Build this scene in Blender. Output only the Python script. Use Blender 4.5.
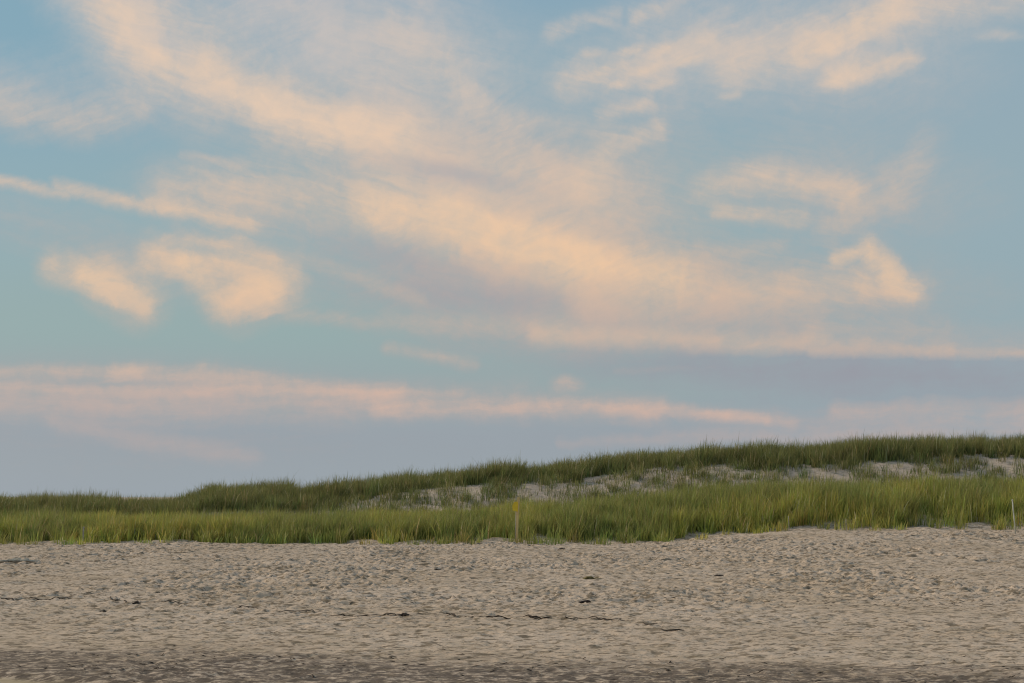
import bpy, math, random
import numpy as np
R = math.radians
for o in list(bpy.data.objects): bpy.data.objects.remove(o)
scene = bpy.context.scene
C = scene.collection

# ------------------------------------------------------------------ camera
FPX, CAM_Z, HOR = 1422.0, 1.32, 497.0          # focal length in pixels, eye height, row of the true horizon
TILT = math.atan((HOR - 341.5) / FPX)
cam_d = bpy.data.cameras.new('camera'); cam = bpy.data.objects.new('camera', cam_d); C.objects.link(cam)
cam_d.sensor_width = 36; cam_d.lens = 36 * FPX / 1024
cam_d.clip_start = 0.1; cam_d.clip_end = 20000
cam.location = (0, 0, CAM_Z); cam.rotation_euler = (math.pi/2 + TILT, 0, 0)
scene.camera = cam

# ------------------------------------------------------------------ world
SUN_EL, SUN_AZ = 33.0, -62.0      # azimuth from +Y, clockwise; left and a little behind the camera
scene.view_settings.view_transform = 'Standard'; scene.view_settings.look = 'None'
scene.view_settings.exposure = 0.0; scene.view_settings.gamma = 1
scene.cycles.filter_width = 1.15
world = bpy.data.worlds.new('World'); scene.world = world; world.use_nodes = True
nt = world.node_tree; N = nt.nodes; L = nt.links
for n in list(N): N.remove(n)

def lin(c):
    return tuple(((v/255)/12.92 if v/255 <= 0.04045 else ((v/255+0.055)/1.055)**2.4) for v in c)

def mk(t, **kw):
    n = N.new(t)
    for k, v in kw.items(): setattr(n, k, v)
    return n
def sock(n, i, v):
    if hasattr(v, 'is_output'): L.new(v, n.inputs[i])
    elif v is not None: n.inputs[i].default_value = v
def m(op, a, b=None, c=None, clamp=False):
    n = mk('ShaderNodeMath', operation=op, use_clamp=clamp)
    sock(n, 0, a); sock(n, 1, b); sock(n, 2, c)
    return n.outputs[0]
def vm(op, a, b=None, c=None):
    n = mk('ShaderNodeVectorMath', operation=op)
    sock(n, 0, a); sock(n, 1, b); sock(n, 2, c)
    return n.outputs['Value' if op == 'LENGTH' else 'Vector']
def mr(v, a, b, c, d, t='SMOOTHSTEP'):
    n = mk('ShaderNodeMapRange', interpolation_type=t)
    sock(n, 0, v)
    for i, q in enumerate((a, b, c, d)): n.inputs[i+1].default_value = q
    return n.outputs[0]
def mix(f, a, b, bt='MIX'):
    n = mk('ShaderNodeMix', data_type='RGBA', blend_type=bt)
    sock(n, 0, f)
    for i, v in ((6, a), (7, b)):
        if hasattr(v, 'is_output'): L.new(v, n.inputs[i])
        else: n.inputs[i].default_value = (*v, 1)
    return n.outputs[2]
def noise(vec, scale, detail=4, rough=0.5, dist=0.0):
    n = mk('ShaderNodeTexNoise', noise_dimensions='3D')
    L.new(vec, n.inputs['Vector'])
    n.inputs['Scale'].default_value = scale; n.inputs['Detail'].default_value = detail
    n.inputs['Roughness'].default_value = rough; n.inputs['Distortion'].default_value = dist
    return n
def mapping(vec, loc=(0,0,0), rot=0.0, scale=(1,1,1), kind='TEXTURE'):
    n = mk('ShaderNodeMapping', vector_type=kind)
    L.new(vec, n.inputs[0]); n.inputs[1].default_value = loc
    n.inputs[2].default_value = (0, 0, rot); n.inputs[3].default_value = scale
    return n.outputs[0]

geo = mk('ShaderNodeTexCoord')
sep = mk('ShaderNodeSeparateXYZ'); L.new(geo.outputs['Generated'], sep.inputs[0])
az = m('MULTIPLY', m('ARCTAN2', sep.outputs[0], sep.outputs[1]), 57.29578)
el = m('MULTIPLY', m('ARCSINE', sep.outputs[2]), 57.29578)
cmb = mk('ShaderNodeCombineXYZ'); L.new(az, cmb.inputs[0]); L.new(el, cmb.inputs[1])
P0 = cmb.outputs[0]                                                  # (azimuth, elevation) in degrees

def sky_dir(px, py):
    x = (px - 512) / FPX; y = (341.5 - py) / FPX
    c, s = math.cos(TILT), math.sin(TILT)
    d = (x, c - y*s, s + y*c)
    l = math.sqrt(sum(v*v for v in d))
    return math.degrees(math.atan2(d[0], d[1])), math.degrees(math.asin(d[2]/l))
DEG = 24.8                                                           # about this many pixels to a degree

# domain warp, so that nothing keeps a geometric outline
def warp(p, scale, amp, detail=3, rough=0.55):
    n = noise(p, scale, detail, rough)
    return vm('MULTIPLY_ADD', vm('SUBTRACT', n.outputs['Color'], (0.5, 0.5, 0.5)), (amp, amp*0.6, 0), p)
P = warp(P0, 0.2, 0.8, 2)
P = warp(P, 0.8, 0.85, 6, 0.64)

def group(name, ins, outs, build):
    """a node group; build gets its input sockets and returns its output sockets"""
    global N, L
    ng = bpy.data.node_groups.new(name, 'ShaderNodeTree')
    for n_, t_ in ins: ng.interface.new_socket(n_, in_out='INPUT', socket_type=t_)
    for n_ in outs: ng.interface.new_socket(n_, in_out='OUTPUT', socket_type='NodeSocketFloat')
    keep = N, L; N, L = ng.nodes, ng.links
    gi = mk('NodeGroupInput'); go = mk('NodeGroupOutput')
    for i, v in enumerate(build(gi.outputs)): L.new(v, go.inputs[i])
    N, L = keep
    return ng
FL, VE = 'NodeSocketFloat', 'NodeSocketVector'
def _cap(g):
    # g: 0 P, 1 wait, 2 location, 3 rotation, 4 scale, 5 half length, 6 amp, 7 core, 8 so far
    v = vm('MULTIPLY_ADD', g[1], (1e-7, 1e-7, 0), g[0])              # waits for g[1]: keeps few values alive at once
    n = mk('ShaderNodeMapping', vector_type='TEXTURE')
    for i, k in enumerate((v, g[2], g[3], g[4])): L.new(k, n.inputs[i])
    q = vm('MAXIMUM', vm('SUBTRACT', vm('ABSOLUTE', n.outputs[0]), g[5]), (0, 0, 0))
    r = mk('ShaderNodeMapRange', interpolation_type='SMOOTHSTEP')
    L.new(vm('LENGTH', q), r.inputs[0]); L.new(g[7], r.inputs[1]); r.inputs[2].default_value = 1
    L.new(g[6], r.inputs[3]); r.inputs[4].default_value = 0
    return [m('MAXIMUM', r.outputs[0], g[8])]
CAP = group('cloud_stroke', [('P', VE), ('Wait', FL), ('Loc', VE), ('Rot', VE), ('Scale', VE), ('Half', VE), ('Amp', FL), ('Core', FL), ('Acc', FL)], ['Value'], _cap)
def _com(g):
    # g: 0 value, 1 warmth, 2 density, 3 weighted warmth
    return [m('MULTIPLY_ADD', g[0], m('SUBTRACT', 1.0, g[2]), g[2]),
            m('MULTIPLY_ADD', g[0], g[1], m('MULTIPLY', g[3], m('SUBTRACT', 1.0, m('MULTIPLY', g[0], 0.75))))]
COM = group('cloud_add', [('Value', FL), ('Warm', FL), ('D', FL), ('W', FL)], ['D', 'W'], _com)
class Field:
    def __init__(s): s.d = 0.0; s.w = 0.0
    def add(s, val, warm):
        n = mk('ShaderNodeGroup'); n.node_tree = COM
        for i, v in enumerate((val, warm, s.d, s.w)): sock(n, i, v)
        s.d, s.w = n.outputs[0], n.outputs[1]
def cap(F, acc, loc, ang, scale, half, amp, core):
    n = mk('ShaderNodeGroup'); n.node_tree = CAP
    L.new(P, n.inputs[0]); sock(n, 1, F.d if acc == 0.0 else acc)
    for i, v in ((2, (*loc, 0)), (3, (0, 0, ang)), (4, (*scale, 1)), (5, (half, 0, 0)), (6, amp), (7, core)): n.inputs[i].default_value = v
    sock(n, 8, acc)
    return n.outputs[0]
STROKES = []
def chain(F, pts, widths, amp, warm, core):
    acc = 0.0
    for i in range(len(pts)-1):
        (x0, y0), (x1, y1) = pts[i], pts[i+1]
        w = (widths[i] + widths[i+1]) / 2
        ang = math.atan2(y1-y0, x1-x0); hl = math.hypot(x1-x0, y1-y0)/2
        acc = cap(F, acc, sky_dir((x0+x1)/2, (y0+y1)/2), -ang, (w/DEG, w/DEG), hl/w, amp, core)
    F.add(acc, warm)
def oval(F, px, py, rx, ry, ang, amp, warm, core):
    F.add(cap(F, 0.0, sky_dir(px, py), -R(ang), (rx/DEG, ry/DEG), 0.0, amp, core), warm)
def ell(px, py, rx, ry, ang, amp, warm, core=0.0):
    """soft oval: centre, radii (in pixels of angle), clockwise angle, strength, warmth"""
    a = R(ang); ex = math.hypot(rx*math.cos(a), ry*math.sin(a)); ey = math.hypot(rx*math.sin(a), ry*math.cos(a))
    STROKES.append(((px-ex, py-ey, px+ex, py+ey), lambda F: oval(F, px, py, rx, ry, ang, amp, warm, core)))
def path(pts, widths, amp, warm, core=0.0):
    """soft stroke along a line of points, with its half width at each"""
    widths = [v*1.05 for v in widths]; w = max(widths)
    STROKES.append(((min(p[0] for p in pts)-w, min(p[1] for p in pts)-w, max(p[0] for p in pts)+w, max(p[1] for p in pts)+w),
                    lambda F: chain(F, pts, widths, amp, warm, core)))
#CLOUDS
# broad thin veils first
ell(340, 25, 270, 125, 12, 0.90, 0.30)
ell(150, 20, 140, 85, 30, 0.45, 0.6)
ell(420, 70, 140, 80, 10, 0.40, 0.60)
ell(470, 170, 260, 95, 12, 0.92, 0.38)
ell(250, 205, 170, 50, 8, 0.55, 0.50)
ell(520, 288, 360, 85, 5, 0.90, 0.18)
ell(560, 235, 270, 130, 22, 0.80, 0.52)
ell(740, 300, 340, 75, 2, 0.75, 0.45)
ell(640, 345, 360, 50, 2, 0.60, 0.35)
ell(150, 440, 420, 75, 2, 0.80, 0.12)
ell(620, 445, 440, 60, 0, 0.60, 0.08)
ell(880, 425, 330, 44, 0, 0.60, 0.45)
ell(880, 378, 380, 40, 3, 0.97, -0.2)
ell(800, 45, 260, 110, 8, 0.60, 0.42)
ell(640, 75, 170, 100, -10, 0.50, 0.4)
ell(830, 190, 220, 80, 6, 0.50, 0.40)
ell(640, 180, 110, 80, -20, 0.35, 0.40)
ell(90, 240, 200, 50, 14, 0.35, 0.30)
ell(160, 385, 320, 44, 2, 0.40, 0.5)
ell(60, 95, 160, 60, 10, 0.30, 0.4)
# the great band falling from the top left
path([(85, -50), (150, 42), (215, 85), (295, 114), (410, 138)], [96, 84, 66, 56, 46], 0.62, 0.75)
path([(85, -20), (125, 25), (165, 70)], [36, 34, 24], 0.50, 1.0)
ell(165, 42, 60, 18, 20, 0.35, 0.15)
path([(205, 72), (260, 98), (325, 125), (400, 135)], [28, 42, 42, 26], 0.60, 1.05)
path([(400, 150), (500, 160), (600, 200)], [54, 48, 40], 0.50, 0.55)
ell(455, 174, 120, 19, 10, 0.7, -0.1)
path([(390, 30), (440, 60), (470, 95)], [24, 30, 26], 0.30, 0.7)
path([(455, 105), (520, 118), (600, 128)], [24, 18, 12], 0.30, 0.6)
# second band
path([(170, 188), (260, 182), (360, 198), (450, 222)], [34, 50, 52, 44], 0.50, 0.70)
path([(375, 205), (440, 220), (500, 238), (570, 256), (670, 275)], [30, 44, 48, 44, 26], 0.70, 1.0)
path([(440, 215), (500, 238), (585, 258)], [16, 30, 22], 0.50, 1.15)
ell(385, 252, 150, 26, 14, 0.45, 0.0)
ell(500, 300, 190, 26, 4, 0.55, -0.1)
path([(590, 300), (700, 292), (820, 290), (915, 293)], [44, 36, 32, 18], 0.45, 0.80)
ell(868, 280, 60, 28, 8, 0.55, 0.8)
path([(835, 258), (866, 250), (888, 268), (908, 290)], [9, 16, 22, 18], 0.70, 1.05)
path([(660, 128), (612, 144), (584, 182)], [10, 22, 36], 0.48, 0.8)
path([(650, 262), (780, 246)], [22, 10], 0.25, 0.6)
# contrail and the wisps at the left
path([(-40, 178), (60, 189), (150, 204), (250, 222)], [9, 11, 13, 14], 0.62, 0.8)
path([(-40, 84), (20, 108), (80, 124), (140, 108)], [46, 32, 22, 26], 0.50, 0.6)
path([(185, 155), (245, 164)], [7, 8], 0.40, 0.6)
# twin puffs at the left
path([(55, 268), (103, 280), (140, 304)], [20, 34, 42], 0.74, 0.9)
path([(90, 278), (145, 303)], [16, 26], 0.45, 1.1)
path([(160, 258), (230, 266), (276, 284), (238, 306)], [22, 44, 42, 42], 0.74, 0.9)
path([(185, 266), (220, 305), (268, 292)], [20, 26, 26], 0.45, 1.1)
path([(170, 240), (240, 242), (305, 280)], [8, 9, 14], 0.35, 0.7)
ell(200, 285, 160, 46, 10, 0.30, 0.5)
path([(270, 315), (380, 325), (560, 328)], [10, 16, 18], 0.35, 0.7)
path([(385, 350), (430, 356), (470, 365)], [9, 10, 13], 0.45, 0.8)
# low bands
path([(-40, 372), (60, 370), (130, 371)], [12, 13, 10], 0.45, 0.9)
path([(120, 371), (200, 374), (290, 384), (400, 392)], [9, 18, 16, 12], 0.50, 0.95)
path([(-40, 400), (150, 400), (350, 400), (520, 402), (660, 410), (785, 421)], [26, 34, 32, 28, 18, 6], 0.50, 0.80)
path([(380, 410), (560, 406), (660, 409), (760, 419)], [12, 15, 13, 6], 0.42, 1.1)
ell(566, 384, 24, 13, 0, 0.65, 1.0)
path([(60, 425), (160, 440), (250, 458)], [14, 18, 14], 0.35, 0.7)
path([(540, 336), (660, 338), (820, 346), (1060, 357)], [16, 17, 16, 12], 0.60, 0.9)
path([(820, 330), (940, 334), (1060, 342)], [14, 20, 18], 0.35, 0.75)
path([(840, 408), (930, 408), (1060, 414)], [12, 22, 24], 0.40, 0.9)
# upper right
path([(550, 34), (585, 22), (612, 16)], [12, 16, 11], 0.42, 0.85)
path([(632, 18), (660, 6), (700, -14)], [11, 16, 14], 0.42, 0.85)
path([(565, 80), (640, 66), (705, 44)], [20, 34, 18], 0.50, 0.85)
path([(600, 112), (655, 104)], [12, 10], 0.38, 0.8)
path([(735, 62), (820, 40), (890, 8), (1060, -8)], [34, 50, 46, 36], 0.55, 0.85)
path([(800, 50), (860, 22), (910, -2)], [16, 26, 22], 0.50, 1.1)
path([(830, 76), (905, 63)], [18, 20], 0.65, 1.0)
path([(705, 182), (770, 176), (850, 195)], [18, 30, 20], 0.50, 0.85)
path([(720, 206), (800, 220)], [12, 17], 0.42, 0.9)
path([(830, 228), (890, 198), (925, 150)], [14, 32, 32], 0.38, 0.65)
ell(1000, 36, 36, 9, 5, 0.5, 0.8)
path([(560, 442), (760, 434), (1060, 432)], [9, 12, 14], 0.30, 0.7)
path([(-40, 388), (200, 389), (460, 394)], [7, 8, 6], 0.35, 0.9)
path([(620, 372), (800, 368), (900, 372)], [7, 8, 6], 0.25, 0.5)
for rx_, ry_, rl_ in ((590, 56, 26), (628, 50, 30), (668, 46, 28), (600, 72, 30), (644, 70, 34), (690, 60, 24), (618, 86, 26), (660, 84, 26), (735, 96, 22)):
    ell(rx_, ry_, rl_, 8, -14, 0.42, 0.95)
path([(180, 232), (300, 258), (420, 300)], [10, 14, 12], 0.30, 0.6)
#END CLOUDS
# fibres: noise stretched along the wind
rot1 = mapping(P, (0,0,0), R(-14), (8, 1.0, 1))
n1 = noise(rot1, 2.6, 6, 0.62, 0.5).outputs['Fac']
rot2 = mapping(P, (0,0,0), R(22), (7, 1.0, 1))
n2 = noise(rot2, 2.8, 6, 0.62, 0.4).outputs['Fac']
n3 = noise(P, 1.9, 9, 0.64).outputs['Fac']
n4 = noise(mapping(P, (2,5,0), R(2), (8.0, 1.0, 1)), 2.8, 6, 0.62, 0.3).outputs['Fac']
mask = mr(noise(P0, 0.12, 2).outputs['Fac'], 0.42, 0.6, 0, 1)
fib = m('ADD', n1, m('MULTIPLY', m('SUBTRACT', n2, n1), mask))
fib = m('ADD', fib, m('MULTIPLY', m('SUBTRACT', n4, fib), mr(el, 4.0, 7.5, 1, 0)))
fib = m('ADD', m('MULTIPLY', fib, 0.55), m('MULTIPLY', n3, 0.45))
fib = m('MULTIPLY', m('SUBTRACT', fib, 0.5), 2.6)                   # about -0.5..0.5
# a generic veil of the same weather for the rest of the sky, outside the stretch the photograph shows
away = mr(m('ABSOLUTE', az), 21, 32, 0, 1)
away = m('MAXIMUM', away, mr(el, 20.5, 30, 0, 1))
gen = m('MULTIPLY', mr(noise(mapping(P0, (7,3,0), R(-12), (3,1,1)), 0.11, 4).outputs['Fac'], 0.42, 0.65, 0, 0.8), away)
lump = mr(noise(P, 0.42, 3, 0.55).outputs['Fac'], 0.3, 0.7, 0.8, 1.10)
MARGIN = 1.1*DEG
def tile_color(x0, y0, x1, y1, strokes):
    """sky colour for one patch of the sky, made of the strokes that reach into it"""
    F = Field(); F.add(gen, 0.6)
    for (a, b, c, d), fn in strokes:
        if c+MARGIN > x0 and a-MARGIN < x1 and d+MARGIN > y0 and b-MARGIN < y1: fn(F)
    F.d = m('MULTIPLY', F.d, lump)
    amt = m('MULTIPLY', F.d, m('SUBTRACT', 1.12, F.d))                # fibres count most in half thick cloud
    cover = mr(m('MULTIPLY_ADD', fib, m('MULTIPLY', amt, 1.3), F.d), 0.02, 1.05, 0, 0.95, 'LINEAR')
    warm = m('DIVIDE', m('MULTIPLY', F.w, lump), m('MAXIMUM', F.d, 0.05))
    warm = m('MULTIPLY', warm, mr(cover, 0.1, 0.8, 0.6, 1.05))
    warm = mr(m('MULTIPLY_ADD', fib, 0.12, warm), 0.1, 1.08, 0, 1, 'LINEAR')
    painted = mix(cover, base, mix(warm, dull, lit))
    c = mix(0.05, mix(1.0, painted, (1/STR,)*3, 'MULTIPLY'), sky.outputs[0])
    bg = mk('ShaderNodeBackground'); L.new(c, bg.inputs[0]); bg.inputs[1].default_value = STR
    return bg.outputs[0]

def ramp(val, stops):
    n = mk('ShaderNodeValToRGB'); L.new(val, n.inputs[0])
    e = n.color_ramp.elements
    while len(e) > 1: e.remove(e[-1])
    for i, (p, c) in enumerate(stops):
        if i == 0: e[0].position = p; x = e[0]
        else: x = e.new(p)
        x.color = (*lin(c), 1)
    n.color_ramp.interpolation = 'EASE'
    return n.outputs[0]
def rp(py): return max(0, sky_dir(512, py)[1]) / 30.0
elr = m('DIVIDE', el, 30.0, clamp=True)
base = ramp(elr, [(rp(497), (154,164,173)), (rp(440), (151,161,170)), (rp(390), (150,165,168)), (rp(330), (148,170,170)),
                  (rp(220), (149,173,177)), (rp(90), (145,171,182)), (rp(-60), (134,166,185)), (1.0, (95,138,175))])
lit = ramp(elr, [(rp(497), (200,172,164)), (rp(400), (214,180,163)), (rp(345), (218,186,162)), (rp(270), (241,200,162)), (rp(100), (236,205,177)), (1.0, (222,205,188))])
dull = ramp(elr, [(rp(497), (152,163,170)), (rp(430), (150,158,167)), (rp(400), (151,155,165)), (rp(370), (152,153,163)), (rp(300), (170,162,163)), (rp(160), (184,175,172)), (rp(60), (190,189,190)), (1.0, (170,178,192))])
base = mix(mr(az, 2, 20, 0, 0.55), base, lin((151,172,184)))
deep = mr(az, -21, -4, 1, 0)                                        # clear sky is a bit bluer to the left
base = mix(m('MULTIPLY', deep, mr(el, 6, 19, 0.0, 0.8)), base, lin((128,166,183)))
sky = mk('ShaderNodeTexSky', sky_type='NISHITA'); sky.sun_disc = False
sky.sun_elevation = R(SUN_EL); sky.sun_rotation = R(SUN_AZ); sky.air_density = 1.0; sky.dust_density = 1.5
STR = 0.1
def choose(cond, yes, no):
    n = mk('ShaderNodeMixShader'); L.new(cond, n.inputs[0]); L.new(no, n.inputs[1]); L.new(yes, n.inputs[2]); return n.outputs[0]
XS = [-400, 250, 512, 774, 1424]; YS = [-300, 120, 240, 345, 600]
rows = []
for r in range(4):
    cells = [tile_color(XS[c], YS[r], XS[c+1], YS[r+1], STROKES) for c in range(4)]
    acc = cells[3]
    for c in (2, 1, 0): acc = choose(m('LESS_THAN', az, sky_dir(XS[c+1], HOR)[0]), cells[c], acc)
    rows.append(acc)
acc = rows[3]
for r in (2, 1, 0): acc = choose(m('GREATER_THAN', el, sky_dir(512, YS[r+1])[1]), rows[r], acc)
rest = tile_color(9000, 9000, 9001, 9001, [])
inside = m('MULTIPLY', m('LESS_THAN', m('ABSOLUTE', az), 36.0), m('LESS_THAN', el, 30.0))
acc = choose(inside, acc, rest)
gb = mk('ShaderNodeBackground'); gb.inputs[0].default_value = (*lin((60,55,48)), 1)
acc = choose(m('LESS_THAN', el, -1.0), gb.outputs[0], acc)
out = mk('ShaderNodeOutputWorld'); L.new(acc, out.inputs[0])
world.cycles.sampling_method = 'MANUAL'; world.cycles.sample_map_resolution = 512

sd = bpy.data.lights.new('sun', 'SUN'); sun = bpy.data.objects.new('sun', sd); C.objects.link(sun)
sd.energy = 2.75; sd.angle = R(10); sd.color = (1.0, 0.82, 0.60)
sun.rotation_euler = (R(90 - SUN_EL), 0, R(180 - SUN_AZ) )
scene.cycles.max_bounces = 5

# ------------------------------------------------------------------ numpy noise
rng = np.random.default_rng(7)
PERM = rng.random((256, 256))
def vnoise(x, y, seed=0):
    x = x + seed*17.31; y = y + seed*9.77
    xi = np.floor(x).astype(int); yi = np.floor(y).astype(int); fx = x-xi; fy = y-yi
    fx = fx*fx*(3-2*fx); fy = fy*fy*(3-2*fy)
    g = lambda a, b: PERM[a & 255, b & 255]
    return (g(xi,yi)*(1-fx)*(1-fy)+g(xi+1,yi)*fx*(1-fy)+g(xi,yi+1)*(1-fx)*fy+g(xi+1,yi+1)*fx*fy)
def fbm(x, y, o=4, seed=0, gain=0.5):
    s = 0; a = 1; t = 0
    for i in range(o):
        s = s + a*vnoise(x*2**i, y*2**i, seed+i); t += a; a *= gain
    return s/t
H1 = rng.random((256,256)); H2 = rng.random((256,256)); H3 = rng.random((256,256)); H4 = rng.random((256,256))
def pits(x, y, cell, r, depth, seed=0):
    """jittered oval hollows with a soft rim, like old footprints"""
    gx = x/cell + seed*31; gy = y/cell + seed*57
    xi = np.floor(gx).astype(int); yi = np.floor(gy).astype(int)
    out = np.zeros_like(x)
    for a in (-1,0,1):
        for b in (-1,0,1):
            i = (xi+a) & 255; j = (yi+b) & 255
            cx = (xi+a+H1[i,j]); cy = (yi+b+H2[i,j])
            th = H3[i,j]*math.pi; sz = r*(0.55+0.9*H4[i,j])
            dx = (gx-cx)*cell; dy = (gy-cy)*cell
            u = (dx*np.cos(th)+dy*np.sin(th))/(sz*1.35); v = (-dx*np.sin(th)+dy*np.cos(th))/(sz*0.75)
            q = u*u+v*v
            out += depth*(0.4+0.9*H3[j,i])*(-np.exp(-q*1.3) + 0.42*np.exp(-(np.sqrt(q)-1.35)**2*5))
    return out
def sm(a, b, v):
    t = np.clip((v-a)/(b-a), 0, 1); return t*t*(3-2*t)

# ------------------------------------------------------------------ terrain
D_F, D_B = 43.0, 58.0
fx_ = (np.array([-900,-200,0,300,400,500,600,700,800,900,1024,1300,2000])-512)/FPX*D_F
fz_ = CAM_Z - (np.array([513,513,513,512,508,504,496,485,480,478,480,480,484])-HOR)/FPX*D_F - 0.72
bx_ = (np.array([-900,-200,0,100,175,215,270,300,350,440,500,560,650,740,800,900,1024,1300,2000])-512)/FPX*D_B
bz_ = CAM_Z - (np.array([494,494,495,496,498,484,482,486,478,471,464,460,449,445,444,437,436,436,440])-HOR)/FPX*D_B - 0.72
def toe(X): return 39.6 + 0.9*sm(2, 9, X) + 1.1*(fbm(X*0.35, X*0+3.3, 3, 5)-0.5)
def foot_rise(X): return 0.02 + 0.38*sm(3, 9, X)
def height(X, Y, detail=True):
    T = toe(X)
    z = foot_rise(X)*sm(-13, 1.0, Y-T)
    z = z + 0.05*(fbm(X*0.25, Y*0.25, 3, 9)-0.5) + 0.0*Y
    fz = np.interp(X*D_F/np.maximum(Y, 20), fx_, fz_)
    bz = np.interp(X*D_B/np.maximum(Y, 30), bx_, bz_)
    fh = np.maximum(fz - foot_rise(X), 0.03)
    z = z + fh*sm(-0.3, 5.0, Y-T)
    zz = fz + (bz-fz)*sm(49.5, 57.0, Y + 1.2*(fbm(X*0.3, Y*0.1, 3, 12)-0.5))
    w = sm(45, 49.5, Y)
    z = z*(1-w) + zz*w
    z = z - bz*0.55*sm(60, 75, Y)
    if detail:
        b = 1 - sm(0, 1.5, Y-T)
        amp = 0.5 + 0.6*sm(12.5, 22, Y + 4*(fbm(X*0.2, Y*0.3, 3, 21)-0.5))
        patch = 0.55 + 0.7*sm(0.34, 0.62, fbm(X*0.45, Y*0.2, 3, 33))
        smooth_strip = sm(-0.1, 0.2, Y + 0.55*X - 8.927)*(1 - 0.65*sm(-1.8, -0.5, Y-T)*sm(3, 7, X))
        z = z + b*amp*patch*smooth_strip*(pits(X, Y, 0.38, 0.12, 0.046, 1)*(0.25+0.75*sm(13, 22, Y)) + pits(X+3.1, Y, 0.21, 0.065, 0.028, 2)*(0.5+0.5*sm(11, 18, Y)) + pits(X+1.7, Y, 0.12, 0.04, 0.016, 3)*(1-0.5*sm(20, 26, Y)))
        z = z + 0.20*(fbm(X*0.9, Y*0.7, 3, 44)-0.45)*sm(-0.8, 0.6, Y-T)*(1-sm(1.5, 3.5, Y-T))
        run = 1-sm(-0.12, 0.0, Y + 0.55*X - 8.927)
        z = z + b*(1-run)*0.03*(fbm(X*1.1, Y*1.5, 3, 40)-0.5)
        z = z + b*(1-run)*0.012*(fbm(X*9, Y*9, 3, 50)-0.5)
        z = z + (1-b)*(0.20*(fbm(X*0.8, Y*0.8, 4, 60)-0.5)*(1-0.5*sm(60,62,Y)) + 0.05*(fbm(X*4, Y*4, 3, 61)-0.5))
        # small wave-cut step at the near left, smooth run-up sand below it
        edge = 11.05 - (X+3.86)*0.55 + 0.05*(fbm(X*1.6, X*0, 3, 70)-0.5)
        z = z - 0.055*(1-sm(-0.14, 0.10, Y-edge)) - 0.02*(1-sm(-3, 0, Y-edge))
    return z
def hz(x, y): return float(height(np.array([float(x)]), np.array([float(y)]))[0])
def on_ground(px, py):
    """where a line of sight meets the beach"""
    c, s = math.cos(TILT), math.sin(TILT)
    x = (px-512)/FPX; y = (341.5-py)/FPX; d = np.array([x, c - y*s, s + y*c])
    ts = np.linspace(8, 60, 2600); p = np.outer(ts, d) + np.array([0,0,CAM_Z])
    h = height(p[:,0], p[:,1], False)
    k = int(np.argmax(p[:,2] <= h)); return float(p[k,0]), float(p[k,1])

def spacing(segs):
    out = [segs[0][0]]
    for a, b, s0, s1 in segs:
        v = a
        while v < b:
            t = (v-a)/(b-a); st = s0*(s1/s0)**t; v += st; out.append(min(v, b))
    return np.unique(np.round(np.array(out), 5))
xs_p = spacing([(0, 6, .032, .034), (6, 17, .045, .05), (17, 40, .07, 1.0), (40, 3000, 1.0, 200)])
xs = np.concatenate([-xs_p[:0:-1], xs_p])
ys = spacing([(-3000, -30, 300, 20), (-30, 8, 5, .3), (8, 9.6, .2, .03), (9.6, 16, .02, .028), (16, 42, .035, .05), (42, 62, .09, .12), (62, 90, .4, 2), (90, 5000, 2, 300)])
def grid_mesh(name, xs, ys, fn):
    X, Y = np.meshgrid(xs, ys); Z = fn(X, Y)
    ny, nx = X.shape
    co = np.stack([X, Y, Z], -1).reshape(-1, 3).astype(np.float32)
    i = np.arange((ny-1)*(nx-1)); r = i//(nx-1); c = i%(nx-1); a = r*nx+c
    f = np.stack([a, a+1, a+nx+1, a+nx], -1).astype(np.int32)
    return raw_mesh(name, co, f)
def raw_mesh(name, co, f):
    me = bpy.data.meshes.new(name)
    k = f.shape[1]
    me.vertices.add(len(co)); me.vertices.foreach_set('co', co.ravel().astype(np.float32))
    me.loops.add(f.size); me.loops.foreach_set('vertex_index', f.ravel().astype(np.int32))
    me.polygons.add(len(f)); me.polygons.foreach_set('loop_start', (np.arange(len(f))*k).astype(np.int32))
    me.polygons.foreach_set('loop_total', np.full(len(f), k, np.int32))
    me.polygons.foreach_set('use_smooth', np.ones(len(f), bool))
    me.update(calc_edges=True); me.validate()
    return me

# ------------------------------------------------------------------ materials
def material(name, rough=0.9):
    global N, L
    mt = bpy.data.materials.new(name); mt.use_nodes = True
    N = mt.node_tree.nodes; L = mt.node_tree.links
    b = N['Principled BSDF']; b.inputs['Roughness'].default_value = rough
    b.inputs['Specular IOR Level'].default_value = 0.2
    return mt, b
def rgb(c): return tuple(c)

SAND, bs = material('dry_sand', 0.95)
tc = mk('ShaderNodeTexCoord').outputs['Object']
sp = mk('ShaderNodeSeparateXYZ'); L.new(tc, sp.inputs[0])
big = noise(tc, 0.35, 4, 0.6).outputs['Fac']; fine = noise(tc, 9, 5, 0.7).outputs['Fac']
mid = noise(mapping(tc, scale=(1.6, 1, 1)), 2.2, 4, 0.6).outputs['Fac']
c = mix(mr(big, 0.35, 0.65, 0, 1), (0.47, 0.363, 0.268), (0.53, 0.42, 0.326))
c = mix(mr(mid, 0.5, 0.72, 0, 0.5), c, (0.27, 0.215, 0.140))
spk = noise(mapping(tc, scale=(2.0, 1, 1)), 9.5, 3, 0.6).outputs['Fac']
c = mix(mr(spk, 0.50, 0.62, 0, 0.85), c, (0.150, 0.112, 0.070))  # dark grainy specks; they also paint in the shade of small dimples
spk2 = noise(mapping(tc, scale=(1.6, 1, 1)), 19, 3, 0.65).outputs['Fac']
c = mix(mr(spk2, 0.53, 0.65, 0, 0.8), c, (0.13, 0.10, 0.07))       # finer dark grains, their colour also standing in for relief shade
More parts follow.
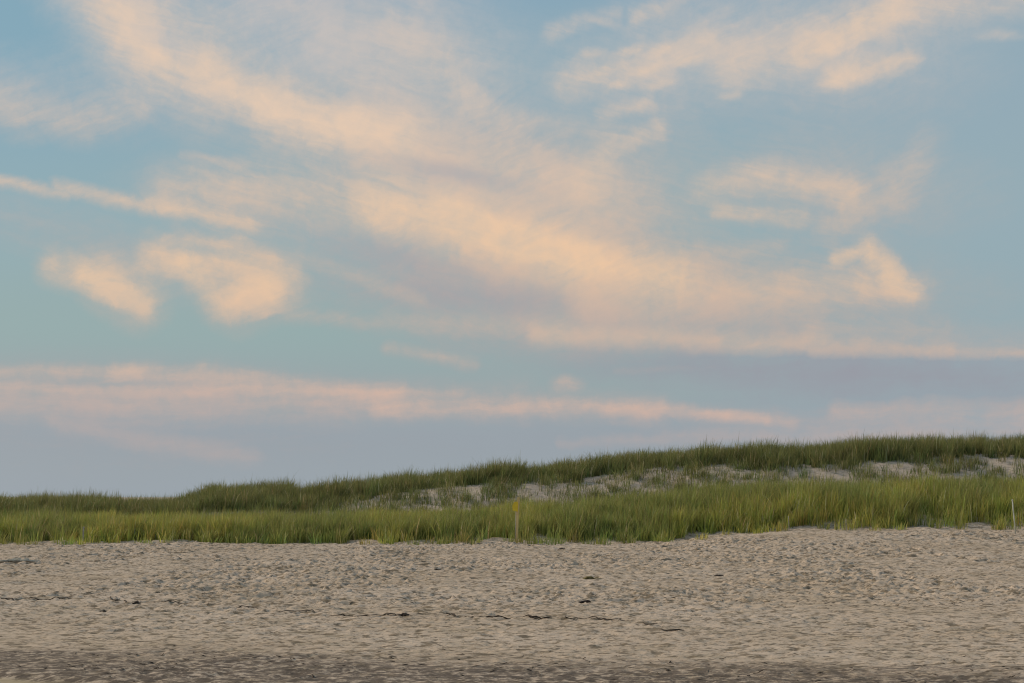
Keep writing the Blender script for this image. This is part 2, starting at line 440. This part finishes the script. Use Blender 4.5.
c = mix(mr(fine, 0.52, 0.75, 0, 0.45), c, (0.19, 0.155, 0.12))
# darker band of coarse heavy grains near the water, its edge lies obliquely
edge = m('ADD', sp.outputs[1], m('MULTIPLY', sp.outputs[0], 0.20))
edge = m('ADD', edge, m('MULTIPLY', m('SUBTRACT', noise(mapping(tc, scale=(3, 1, 1)), 1.8, 6, 0.68).outputs['Fac'], 0.5), 3.6))
darkf = mr(edge, 11.1, 12.5, 1, 0)
grit = noise(mapping(tc, scale=(1.5, 1, 1)), 13, 4, 0.7).outputs['Fac']
darkf = m('MULTIPLY', darkf, mr(grit, 0.38, 0.56, 0.10, 0.95))
c = mix(darkf, c, (0.095, 0.072, 0.056))
step = m('SUBTRACT', m('ADD', sp.outputs[1], m('MULTIPLY', sp.outputs[0], 0.55)), 11.05-2.123)
c = mix(mr(step, -0.12, 0.0, 1, 0), c, (0.34, 0.275, 0.18))        # smooth damp sand of the run-up
# dune sand is paler
c = mix(mr(sp.outputs[1], 41, 44, 0, 0.5), c, (0.42, 0.355, 0.305))
L.new(c, bs.inputs['Base Color'])
bp = mk('ShaderNodeBump'); bp.inputs['Strength'].default_value = 0.7; bp.inputs['Distance'].default_value = 0.03
hb = m('ADD', noise(mapping(tc, scale=(1.3,1,1)), 6, 6, 0.65).outputs['Fac'], m('MULTIPLY', noise(tc, 28, 3, 0.6).outputs['Fac'], 0.3))
L.new(m('MULTIPLY', hb, mr(step, -0.12, 0.0, 0.15, 1)), bp.inputs['Height']); L.new(bp.outputs[0], bs.inputs['Normal'])

def grass_mat(name):
    mt, b = material(name, 0.55)
    at = mk('ShaderNodeAttribute', attribute_name='tint'); at.attribute_type = 'GEOMETRY'
    L.new(at.outputs['Color'], b.inputs['Base Color'])
    tr = mk('ShaderNodeBsdfTranslucent'); L.new(at.outputs['Color'], tr.inputs[0])
    mx = mk('ShaderNodeMixShader'); mx.inputs[0].default_value = 0.36
    o = N['Material Output']
    L.new(b.outputs[0], mx.inputs[1]); L.new(tr.outputs[0], mx.inputs[2]); L.new(mx.outputs[0], o.inputs[0])
    return mt
GRASS = grass_mat('beach_grass_blades')

def flat_mat(name, c1, c2, scale=20, rough=0.85, stretch=(1,1,1)):
    mt, b = material(name, rough)
    tc = mk('ShaderNodeTexCoord').outputs['Object']
    n = noise(mapping(tc, scale=stretch), scale, 4, 0.6).outputs['Fac']
    L.new(mix(mr(n, 0.35, 0.65, 0, 1), c1, c2), b.inputs['Base Color'])
    return mt

# ------------------------------------------------------------------ the ground
g = bpy.data.objects.new('beach', grid_mesh('beach', xs, ys, height)); C.objects.link(g)
g.data.materials.append(SAND); g['kind'] = 'structure'

# ------------------------------------------------------------------ grass
def tip_tint(tint):
    """blades dry out from the tip down: the last quarter is yellower"""
    k = np.array([0, 0, .12, .12, .4, .4, .8])[None, :, None]
    dry = np.array([.36, .30, .11])[None, None, :]
    t = tint[:, None, :]
    return (t*(1-k*.6) + dry*k*.6).reshape(-1, 3)
def blades(bx, by, h, lean, dirs, width, tint):
    """bx,by,h,lean,dirs,width: arrays; tint (n,3). Three-joint tapering ribbons."""
    n = len(bx); bz = height(bx, by, True) - 0.03
    t = np.array([0, .4, .75, 1.0]); wprof = np.array([1, .95, .6, .0])
    face = rng.random(n)*2*math.pi
    wx, wy = np.cos(face), np.sin(face)
    co = np.zeros((n, 7, 3), np.float32)
    for k in range(4):
        out = lean*h*(t[k]**1.8)
        px = bx + np.cos(dirs)*out; py = by + np.sin(dirs)*out
        pz = bz + h*(t[k] - 0.28*lean*t[k]**3)
        w = width*wprof[k]/2
        if k < 3:
            co[:, 2*k] = np.stack([px-wx*w, py-wy*w, pz], -1); co[:, 2*k+1] = np.stack([px+wx*w, py+wy*w, pz], -1)
        else: co[:, 6] = np.stack([px, py, pz], -1)
    a = np.arange(n)[:, None]*7
    tri = np.concatenate([a+np.array([[0,1,3]]), a+np.array([[0,3,2]]), a+np.array([[2,3,5]]), a+np.array([[2,5,4]]), a+np.array([[4,5,6]])], 1).reshape(-1, 3)
    return co.reshape(-1, 3), tri, tip_tint(tint)
def grass_object(name, tx, ty, th, nb, spread, tint_fn, label, cat, wmul=1.0):
    """tufts at tx,ty of height th with nb blades each"""
    idx = np.repeat(np.arange(len(tx)), nb); n = len(idx)
    r = spread*np.sqrt(rng.random(n)); a = rng.random(n)*2*math.pi
    bx = tx[idx]+r*np.cos(a); by = ty[idx]+r*np.sin(a)
    h = th[idx]*(0.5+0.58*rng.random(n))
    tall = rng.random(n) < 0.03; h = np.where(tall, h*1.2, h)
    lean = 0.05+0.60*rng.random(n)**1.5
    dirs = a + rng.normal(0, .7, n)
    wind = 0.12                                                   # the breeze leans everything a little to the right
    dirs = np.arctan2(np.sin(dirs)*lean, np.cos(dirs)*lean + wind)
    width = (0.010+0.010*rng.random(n))*wmul
    tone = (0.72+0.56*rng.random(len(tx)))[idx][:, None]*np.array([1, 1, 1]) * (1 + np.outer(rng.normal(0, .10, len(tx))[idx], [1, -.3, 0]))
    co, tri, tint = blades(bx, by, h, lean, dirs, width, np.clip(tint_fn(bx, by, idx)*tone, .01, .8))
    me = raw_mesh(name, co, tri)
    ca = me.color_attributes.new('tint', 'FLOAT_COLOR', 'POINT')
    rgba = np.ones((len(me.vertices), 4), np.float32); rgba[:, :3] = tint
    ca.data.foreach_set('color', rgba.ravel())
    me.materials.append(GRASS)
    o = bpy.data.objects.new(name, me); C.objects.link(o)
    o['kind'] = 'stuff'; o['label'] = label; o['category'] = cat
    return o
def tint_mix(cols, wts, n, jitter=0.26):
    k = rng.choice(len(cols), n, p=np.array(wts)/sum(wts))
    return np.array(cols)[k]*(1+rng.normal(0, jitter, (n, 1)))

def front_tint(x, y, idx):
    n = len(x)
    f = fbm(x*0.5, y*0.3, 3, 80)[:, None]
    a = tint_mix([(.285,.285,.055), (.205,.235,.052), (.36,.29,.09), (.50,.41,.24)], [5, 5, 2, .6], n)
    b = tint_mix([(.180,.210,.050), (.130,.165,.045), (.24,.23,.07), (.42,.34,.20)], [5, 4, 2, .5], n)
    w = sm(0.36, 0.62, f)
    return np.clip(1.5*(a*w + b*(1-w)), .01, .8)
def back_tint(x, y, idx):
    n = len(x)
    return np.clip(1.4*tint_mix([(.135,.150,.048), (.085,.110,.038), (.17,.17,.06), (.38,.32,.20)], [5, 5, 2, .7], n), .01, .8)

# foredune: thick from the toe back to the hollow
n = 20000
tx = rng.uniform(-27, 27, n); ty = rng.uniform(38.5, 47.0, n)
T = toe(tx) + 0.5*sm(2, 9, tx)
ragged = 3.0*(fbm(tx*0.8, tx*0, 3, 90)-0.5) + 1.6*(fbm(tx*3.0, ty*2, 2, 91)-0.5)
dens = (0.07*sm(-1.0, -0.2, ty-T) + 0.9*sm(0.1, 1.6, ty-T+ragged))*(0.30+0.95*sm(0.32, 0.58, fbm(tx*1.5, ty*1.3, 3, 92)))
dens *= 1 - 0.75*sm(45.5, 47, ty)
keep = rng.random(n) < dens
tx, ty = tx[keep], ty[keep]; T = T[keep]
th = (0.36 + 0.40*fbm(tx*0.7, ty*0.7, 3, 93) + 0.34*fbm(tx*1.5, ty*1.3, 3, 92))*(0.42+0.68*sm(-0.5, 1.5, ty-T)) * (1+0.10*rng.normal(0,1,len(tx)))
th *= 0.92 + 0.12*sm(0, 8, tx)
grass_object('dune_grass', tx, ty, th, 30, 0.18, front_tint, 'thick yellow-green beach grass on the low front dune along the sand', 'grass', 1.0)

# the hollow between: sparse
n = 15000
tx = rng.uniform(-34, 36, n); ty = rng.uniform(46.5, 57.5, n)
u = tx*D_B/ty
left = 1 - sm(-9, -4, u)                                            # the left end is grassed over
patchy = sm(0.43, 0.56, fbm(tx*1.1, ty*0.7, 4, 95))
dens = np.clip(0.34*(1-left) + left*0.9 + 0.75*patchy*(1-left), 0, 1)*(0.4+0.6*rng.random(n))
keep = rng.random(n) < dens
tx, ty = tx[keep], ty[keep]
th = (0.20 + 0.44*fbm(tx*0.9, ty*0.9, 3, 96))*(1+0.25*rng.normal(0,1,len(tx)))
grass_object('sparse_grass', tx, ty, th, 20, 0.20, back_tint, 'sparse tufts of beach grass scattered over the bare sandy dune face', 'grass', 0.9)

# back crest
n = 17000
tx = rng.uniform(-38, 40, n); ty = rng.uniform(53.5, 63.5, n)
u = tx*D_B/ty
start = 55.6 - 1.7*(1-sm(-9, -5, u)) - 0.5*sm(8, 14, u)
edge_n = 2.6*(fbm(u*0.7, u*0, 3, 97)-0.5) + 2.4*(fbm(tx*1.5, ty*1.3, 2, 98)-0.5)
dens = sm(0, 0.5, ty-start+edge_n)*(0.35+0.8*sm(0.32, 0.58, fbm(tx*1.4, ty*1.2, 3, 99)))
keep = rng.random(n) < dens
tx, ty = tx[keep], ty[keep]
th = (0.34 + 0.50*fbm(tx*0.8, ty*0.7, 3, 101) + 0.50*fbm(tx*1.3, ty*0.5, 3, 103) - 0.08)*(1+0.10*rng.normal(0,1,len(tx)))
grass_object('crest_grass', tx, ty, th, 28, 0.19, back_tint, 'dark green beach grass along the crest of the high back dune', 'grass', 1.1)

# ------------------------------------------------------------------ small mesh helpers
def tube(pts, radii, sides=8, squash=1.0, jit=0.0, rnd=random.Random(3)):
    pts = [np.array(p, float) for p in pts]; vs = []; fs = []
    for i, p in enumerate(pts):
        a = pts[max(i-1, 0)]; b = pts[min(i+1, len(pts)-1)]
        t = (b-a)/max(np.linalg.norm(b-a), 1e-6)
        up = np.array([0,0,1.0]) if abs(t[2]) < 0.9 else np.array([0,1.0,0])
        s = np.cross(t, up); s /= np.linalg.norm(s); w = np.cross(s, t)
        for k in range(sides):
            th = 2*math.pi*k/sides; r = radii[i]*(1+jit*rnd.uniform(-1, 1))
            vs.append(p + s*math.cos(th)*r + w*math.sin(th)*r*squash)
    for i in range(len(pts)-1):
        for k in range(sides):
            a = i*sides+k; b = i*sides+(k+1)%sides
            fs.append((a, b, b+sides, a+sides))
    fs.append(tuple(range(sides-1, -1, -1))); fs.append(tuple(range((len(pts)-1)*sides, len(pts)*sides)))
    return [tuple(v) for v in vs], fs
def obj(name, parts, mat, parent=None, loc=None, smooth=True):
    vs, fs = [], []
    for v, f in parts:
        k = len(vs); vs += v; fs += [tuple(i+k for i in q) for q in f]
    me = bpy.data.meshes.new(name); me.from_pydata(vs, [], fs); me.materials.append(mat)
    for p in me.polygons: p.use_smooth = smooth
    o = bpy.data.objects.new(name, me); C.objects.link(o)
    if parent: o.parent = parent
    if loc: o.location = loc
    return o
def tag(o, label, cat, group=None):
    o['label'] = label; o['category'] = cat
    if group: o['group'] = group
def empty(name, loc):
    o = bpy.data.objects.new(name, None); C.objects.link(o); o.location = loc; return o
def plate(w, h, t, corners=None):
    """thin upright plate, bevelled by an inner outline on both faces"""
    b = 0.012
    o = [(-w/2,0),(w/2,0),(w/2,h),(-w/2,h)] if corners is None else corners
    vs = []
    cx = sum(p[0] for p in o)/len(o); cz = sum(p[1] for p in o)/len(o)
    for y, s in ((-t/2, .93), (-t/2+t*.25, 1), (t/2-t*.25, 1), (t/2, .93)):
        for x, z in o: vs.append((cx+(x-cx)*s, y, cz+(z-cz)*s))
    n_ = len(o); fs = [tuple(range(n_))[::-1], tuple(range(3*n_, 4*n_))]
    for r in range(3):
        for k in range(n_):
            a = r*n_+k; b_ = r*n_+(k+1)%n_
            fs.append((a, b_, b_+n_, a+n_))
    return vs, fs

WOOD = flat_mat('weathered_stake_wood', (0.68,0.52,0.24), (0.52,0.39,0.18), 14, 0.85, (1,1,6))
YELLOW = flat_mat('faded_yellow_card', (0.75,0.55,0.05), (0.65,0.46,0.04), 12, 0.7)
WHITE = flat_mat('weathered_white_paint', (0.62,0.60,0.52), (0.48,0.46,0.38), 14, 0.7)
GREYW = flat_mat('grey_driftwood', (0.42,0.38,0.31), (0.30,0.27,0.22), 18, 0.9)
WEED = flat_mat('dried_seaweed', (0.035,0.024,0.020), (0.075,0.055,0.040), 30, 0.8)
DARKW = flat_mat('dark_wet_driftwood', (0.022,0.014,0.012), (0.05,0.03,0.025), 25, 0.6)
STRAW = flat_mat('straw_litter', (0.22,0.17,0.07), (0.14,0.11,0.05), 25, 0.9)

# ------------------------------------------------------------------ marker stake with yellow card
x, y = on_ground(516.5, 544); y -= 0.15
z = hz(x, y)
st = empty('marker_stake', (x, y, z)); st.rotation_euler = (0, R(1.2), R(8)); st.scale = (1.1,1.1,1.15)
obj('stake', [tube([(0,0,-.1),(0.004,0,.35),(0.012,0,.75),(0.03,0,1.12)], [.036,.035,.033,.030], 4, 0.8, .03)], WOOD, st, smooth=False)
k = plate(.15, .22, .012, [(-.085,.0),(.045,-.03),(.05,.17),(.03,.215),(-.05,.20),(-.095,.11)])
ca = obj('card', [k], YELLOW, st, (-.035, -.036, .80), smooth=False)
obj('tie', [tube([(-.035,-.03,.72),(.0,-.042,.715),(.035,-.03,.72)], [.008]*3, 6)], WOOD, st)
obj('strap', [tube([(-.028,-.02,.05),(-.036,-.026,.4),(-.032,-.025,.78)], [.009,.011,.009], 5)], GREYW, st)
tag(st, 'leaning wooden stake with a yellow card at the foot of the grass', 'marker stake')

def pole(name, px, py, hgt, r, lean, mat, label, cat, cap=True):
    x, y = on_ground(px, py); y -= 0.3; e = empty(name, (x, y, hz(x, y)))
    e.rotation_euler = (0, R(lean), 0)
    obj('shaft', [tube([(0,0,-.1),(.004,0,hgt*.4),(-.004,0,hgt*.75),(0,0,hgt)], [r, r*.97, r*.92, r*.85], 8, 1, .04)], mat, e)
    if cap: obj('tip', [tube([(0,0,hgt),(0,0,hgt+.02),(0,0,hgt+.035)], [r*1.25, r*1.3, r*.7], 8)], mat, e)
    tag(e, label, cat)
    return e
pole('white_pole', 1011.5, 534, .88, .018, -3.0, WHITE, 'thin white pole leaning left in front of the grass at the right end', 'pole')
pole('short_post', 86.0, 543.5, .42, .022, 1.5, GREYW, 'short grey post half hidden in the grass at the left end', 'post')
pole('thin_stick', 787, 531, .42, .012, -1.0, GREYW, 'taller thin grey stick, the left one of the two in the grass edge', 'stick', False)
pole('thin_stick', 843.5, 529.5, .34, .012, 2.0, GREYW, 'shorter thin grey stick, the right one of the two in the grass edge', 'stick', False)

# ------------------------------------------------------------------ wrack: strands of dried weed
rs = random.Random(11)
def strand(pts, thick, label):
    thick *= 0.70
    g0 = [on_ground(*p) for p in pts]; cx, cy = g0[0]; z0 = hz(cx, cy)
    parts = []
    for (ax, ay), (bx, by) in zip(g0[:-1], g0[1:]):
        ln = math.hypot(bx-ax, by-ay); nseg = max(3, int(ln/.05)); P_, R_ = [], []
        for i in range(nseg+1):
            t = i/nseg; x = ax+(bx-ax)*t+rs.gauss(0,.006); y = ay+(by-ay)*t+.05*math.sin(t*7+ax)+rs.gauss(0,.012)
            P_.append((x-cx, y-cy, hz(x, y)-z0+.014)); R_.append(thick*(.35+1.0*rs.random())*(0.5+0.5*math.sin(math.pi*min(1,max(0.08,t)))))
        parts.append(tube(P_, R_, 6, .7, .25, rs))
        for i in range(int(ln*6)):                                   # frayed side pieces
            t = rs.random(); x = ax+(bx-ax)*t; y = ay+(by-ay)*t+rs.gauss(0,.05); a = rs.uniform(-.6,.6); q = rs.uniform(.03,.10)
            pp = [(x-cx+q*k*math.cos(a), y-cy+q*k*math.sin(a), hz(x+q*k*math.cos(a), y+q*k*math.sin(a))-z0+.006) for k in (-1,0,1)]
            parts.append(tube(pp, [thick*.2, thick*.6, thick*.2], 5, .7, .2, rs))
    o = obj('seaweed_strand', parts, WEED, None, (cx, cy, z0))
    tag(o, label, 'seaweed', 'strands of dried seaweed along the tide line')
strand([(2,600),(30,600),(72,599)], .016, 'dark broken seaweed strand at the left edge of the beach')
strand([(108,600),(122,602),(137,604.5)], .019, 'short thick seaweed strand sloping down to the right on the left beach')
strand([(150,604),(196,605)], .013, 'thin straight seaweed strand just right of the short sloping one')
strand([(229,609),(243,607.5),(258,609)], .014, 'small arched seaweed strand between the left ones and the middle line')
strand([(273,612),(315,613)], .013, 'faint thin seaweed strand left of the centre of the beach')
strand([(330,616),(372,617),(408,617)], .013, 'long thin seaweed strand with a gap before the centre line')
strand([(443,615.5),(470,618.5),(512,618.5),(552,619)], .017, 'longest black seaweed strand, in the middle of the beach')
strand([(566,620.5),(590,619.5),(622,622)], .015, 'wavy seaweed strand right below the flat dark driftwood')
strand([(640,624.5),(658,627)], .015, 'short clumpy seaweed strand right of the wavy one')
strand([(660,632),(684,632)], .015, 'rightmost seaweed strand, lowest of the tide line')
strand([(458,569),(474,568.5)], .016, 'short seaweed strand beside a small dark clump, high on the beach')

def litter():
    """countless bits of weed and straw along the tide line and on the dark band"""
    parts = []
    for i in range(1500):
        k = rs.random()
        if k < .5:
            x = rs.uniform(-14, 14); y = 18.5 - 0.12*x + rs.gauss(0, .45)
        elif k < .75: x = rs.uniform(-6, 6); y = 11.3 - 0.14*x + rs.gauss(0, .6)
        else: x = rs.uniform(-15, 15); y = rs.uniform(11, 38)
        q = rs.uniform(.008, .03)*(1+.03*y); a = rs.gauss(0, .8)
        pp = [(x+q*k_*math.cos(a), y+q*k_*math.sin(a)) for k_ in (-1, 0, 1)]
        parts.append((pp, rs.uniform(.002, .005)))
    xy = np.array([p for pp, _ in parts for p in pp]); hh = height(xy[:,0], xy[:,1])
    out_ = []
    for i, (pp, r) in enumerate(parts):
        out_.append(tube([(p[0], p[1], hh[3*i+j]+.004) for j, p in enumerate(pp)], [r*.4, r, r*.5], 5, .8, .2, rs))
    o = obj('tide_litter', out_, WEED); o['kind'] = 'stuff'
    o['label'] = 'scattered tiny bits of dried weed and straw on the beach'; o['category'] = 'litter'
litter()
def clump(name, px, py, L_, h, mat, label, cat, ang=0.0, n_=16, flat=.6, group=None):
    x0, y0 = on_ground(px, py); z0 = hz(x0, y0); parts = []
    for i in range(n_):
        t = rs.uniform(-.5,.5); a = ang+rs.gauss(0,.35); q = L_*rs.uniform(.12,.34)
        x = t*L_*math.cos(ang); y = t*L_*math.sin(ang)*1.0+rs.gauss(0, L_*.10); hh = h*(1-1.6*abs(t))*rs.uniform(.1,1)
        pp = [(x+q*k*math.cos(a), y+q*k*math.sin(a), max(hh*(1-abs(k)*.6), .003)) for k in (-1,-.4,.4,1)]
        parts.append(tube(pp, [h*.12, h*.42, h*.4, h*.1], 6, flat, .3, rs))
    tag(obj(name, parts, mat, None, (x0, y0, z0)), label, cat, group)
x0, y0 = on_ground(583, 603.5)
dw = obj('driftwood', [tube([(-.17,0,.01),(-.10,.01,.022),(.0,.0,.034),(.09,-.01,.040),(.14,-.01,.030)], [.010,.026,.034,.036,.018], 9, .75, .12)], DARKW, None, (x0, y0, hz(x0, y0)+.01))
dw.rotation_euler = (0, R(-4), R(4)); dw.scale = (.68, .68, .68); tag(dw, 'flat black piece of driftwood lying alone on the sand', 'driftwood')
clump('seaweed_clump', 438, 570.5, .15, .035, WEED, 'small black seaweed clump high on the beach left of the stake', 'seaweed', 0, 14, .7, 'seaweed clumps')
clump('seaweed_clump', 720, 576.5, .26, .05, WEED, 'small dark seaweed clump high on the beach right of centre', 'seaweed', 0, 14, .7, 'seaweed clumps')
clump('seaweed_clump', 106, 611.5, .13, .035, WEED, 'small dark seaweed clump just below the left tide line', 'seaweed', 0, 12, .7, 'seaweed clumps')
clump('seaweed_clump', 562, 549.5, .16, .045, WEED, 'tiny dark seaweed clump near the dune foot right of the stake', 'seaweed', 0, 10, .7, 'seaweed clumps')
clump('seaweed_clump', 403, 617, .12, .045, WEED, 'tiny black seaweed clump at the end of the long thin strand', 'seaweed', 0, 10, .7, 'seaweed clumps')
clump('seaweed_clump', 137, 604.5, .09, .035, WEED, 'black seaweed clump at the right end of the short sloping strand', 'seaweed', 0, 10, .7, 'seaweed clumps')
clump('straw_heap', 591, 579.5, .26, .07, STRAW, 'small ochre heap of straw on the sand below the stake', 'straw', .5, 16)
clump('debris_heap', 16, 563.5, .60, .09, GREYW, 'low brownish heap of washed up stems at the left edge', 'debris', .15, 34)
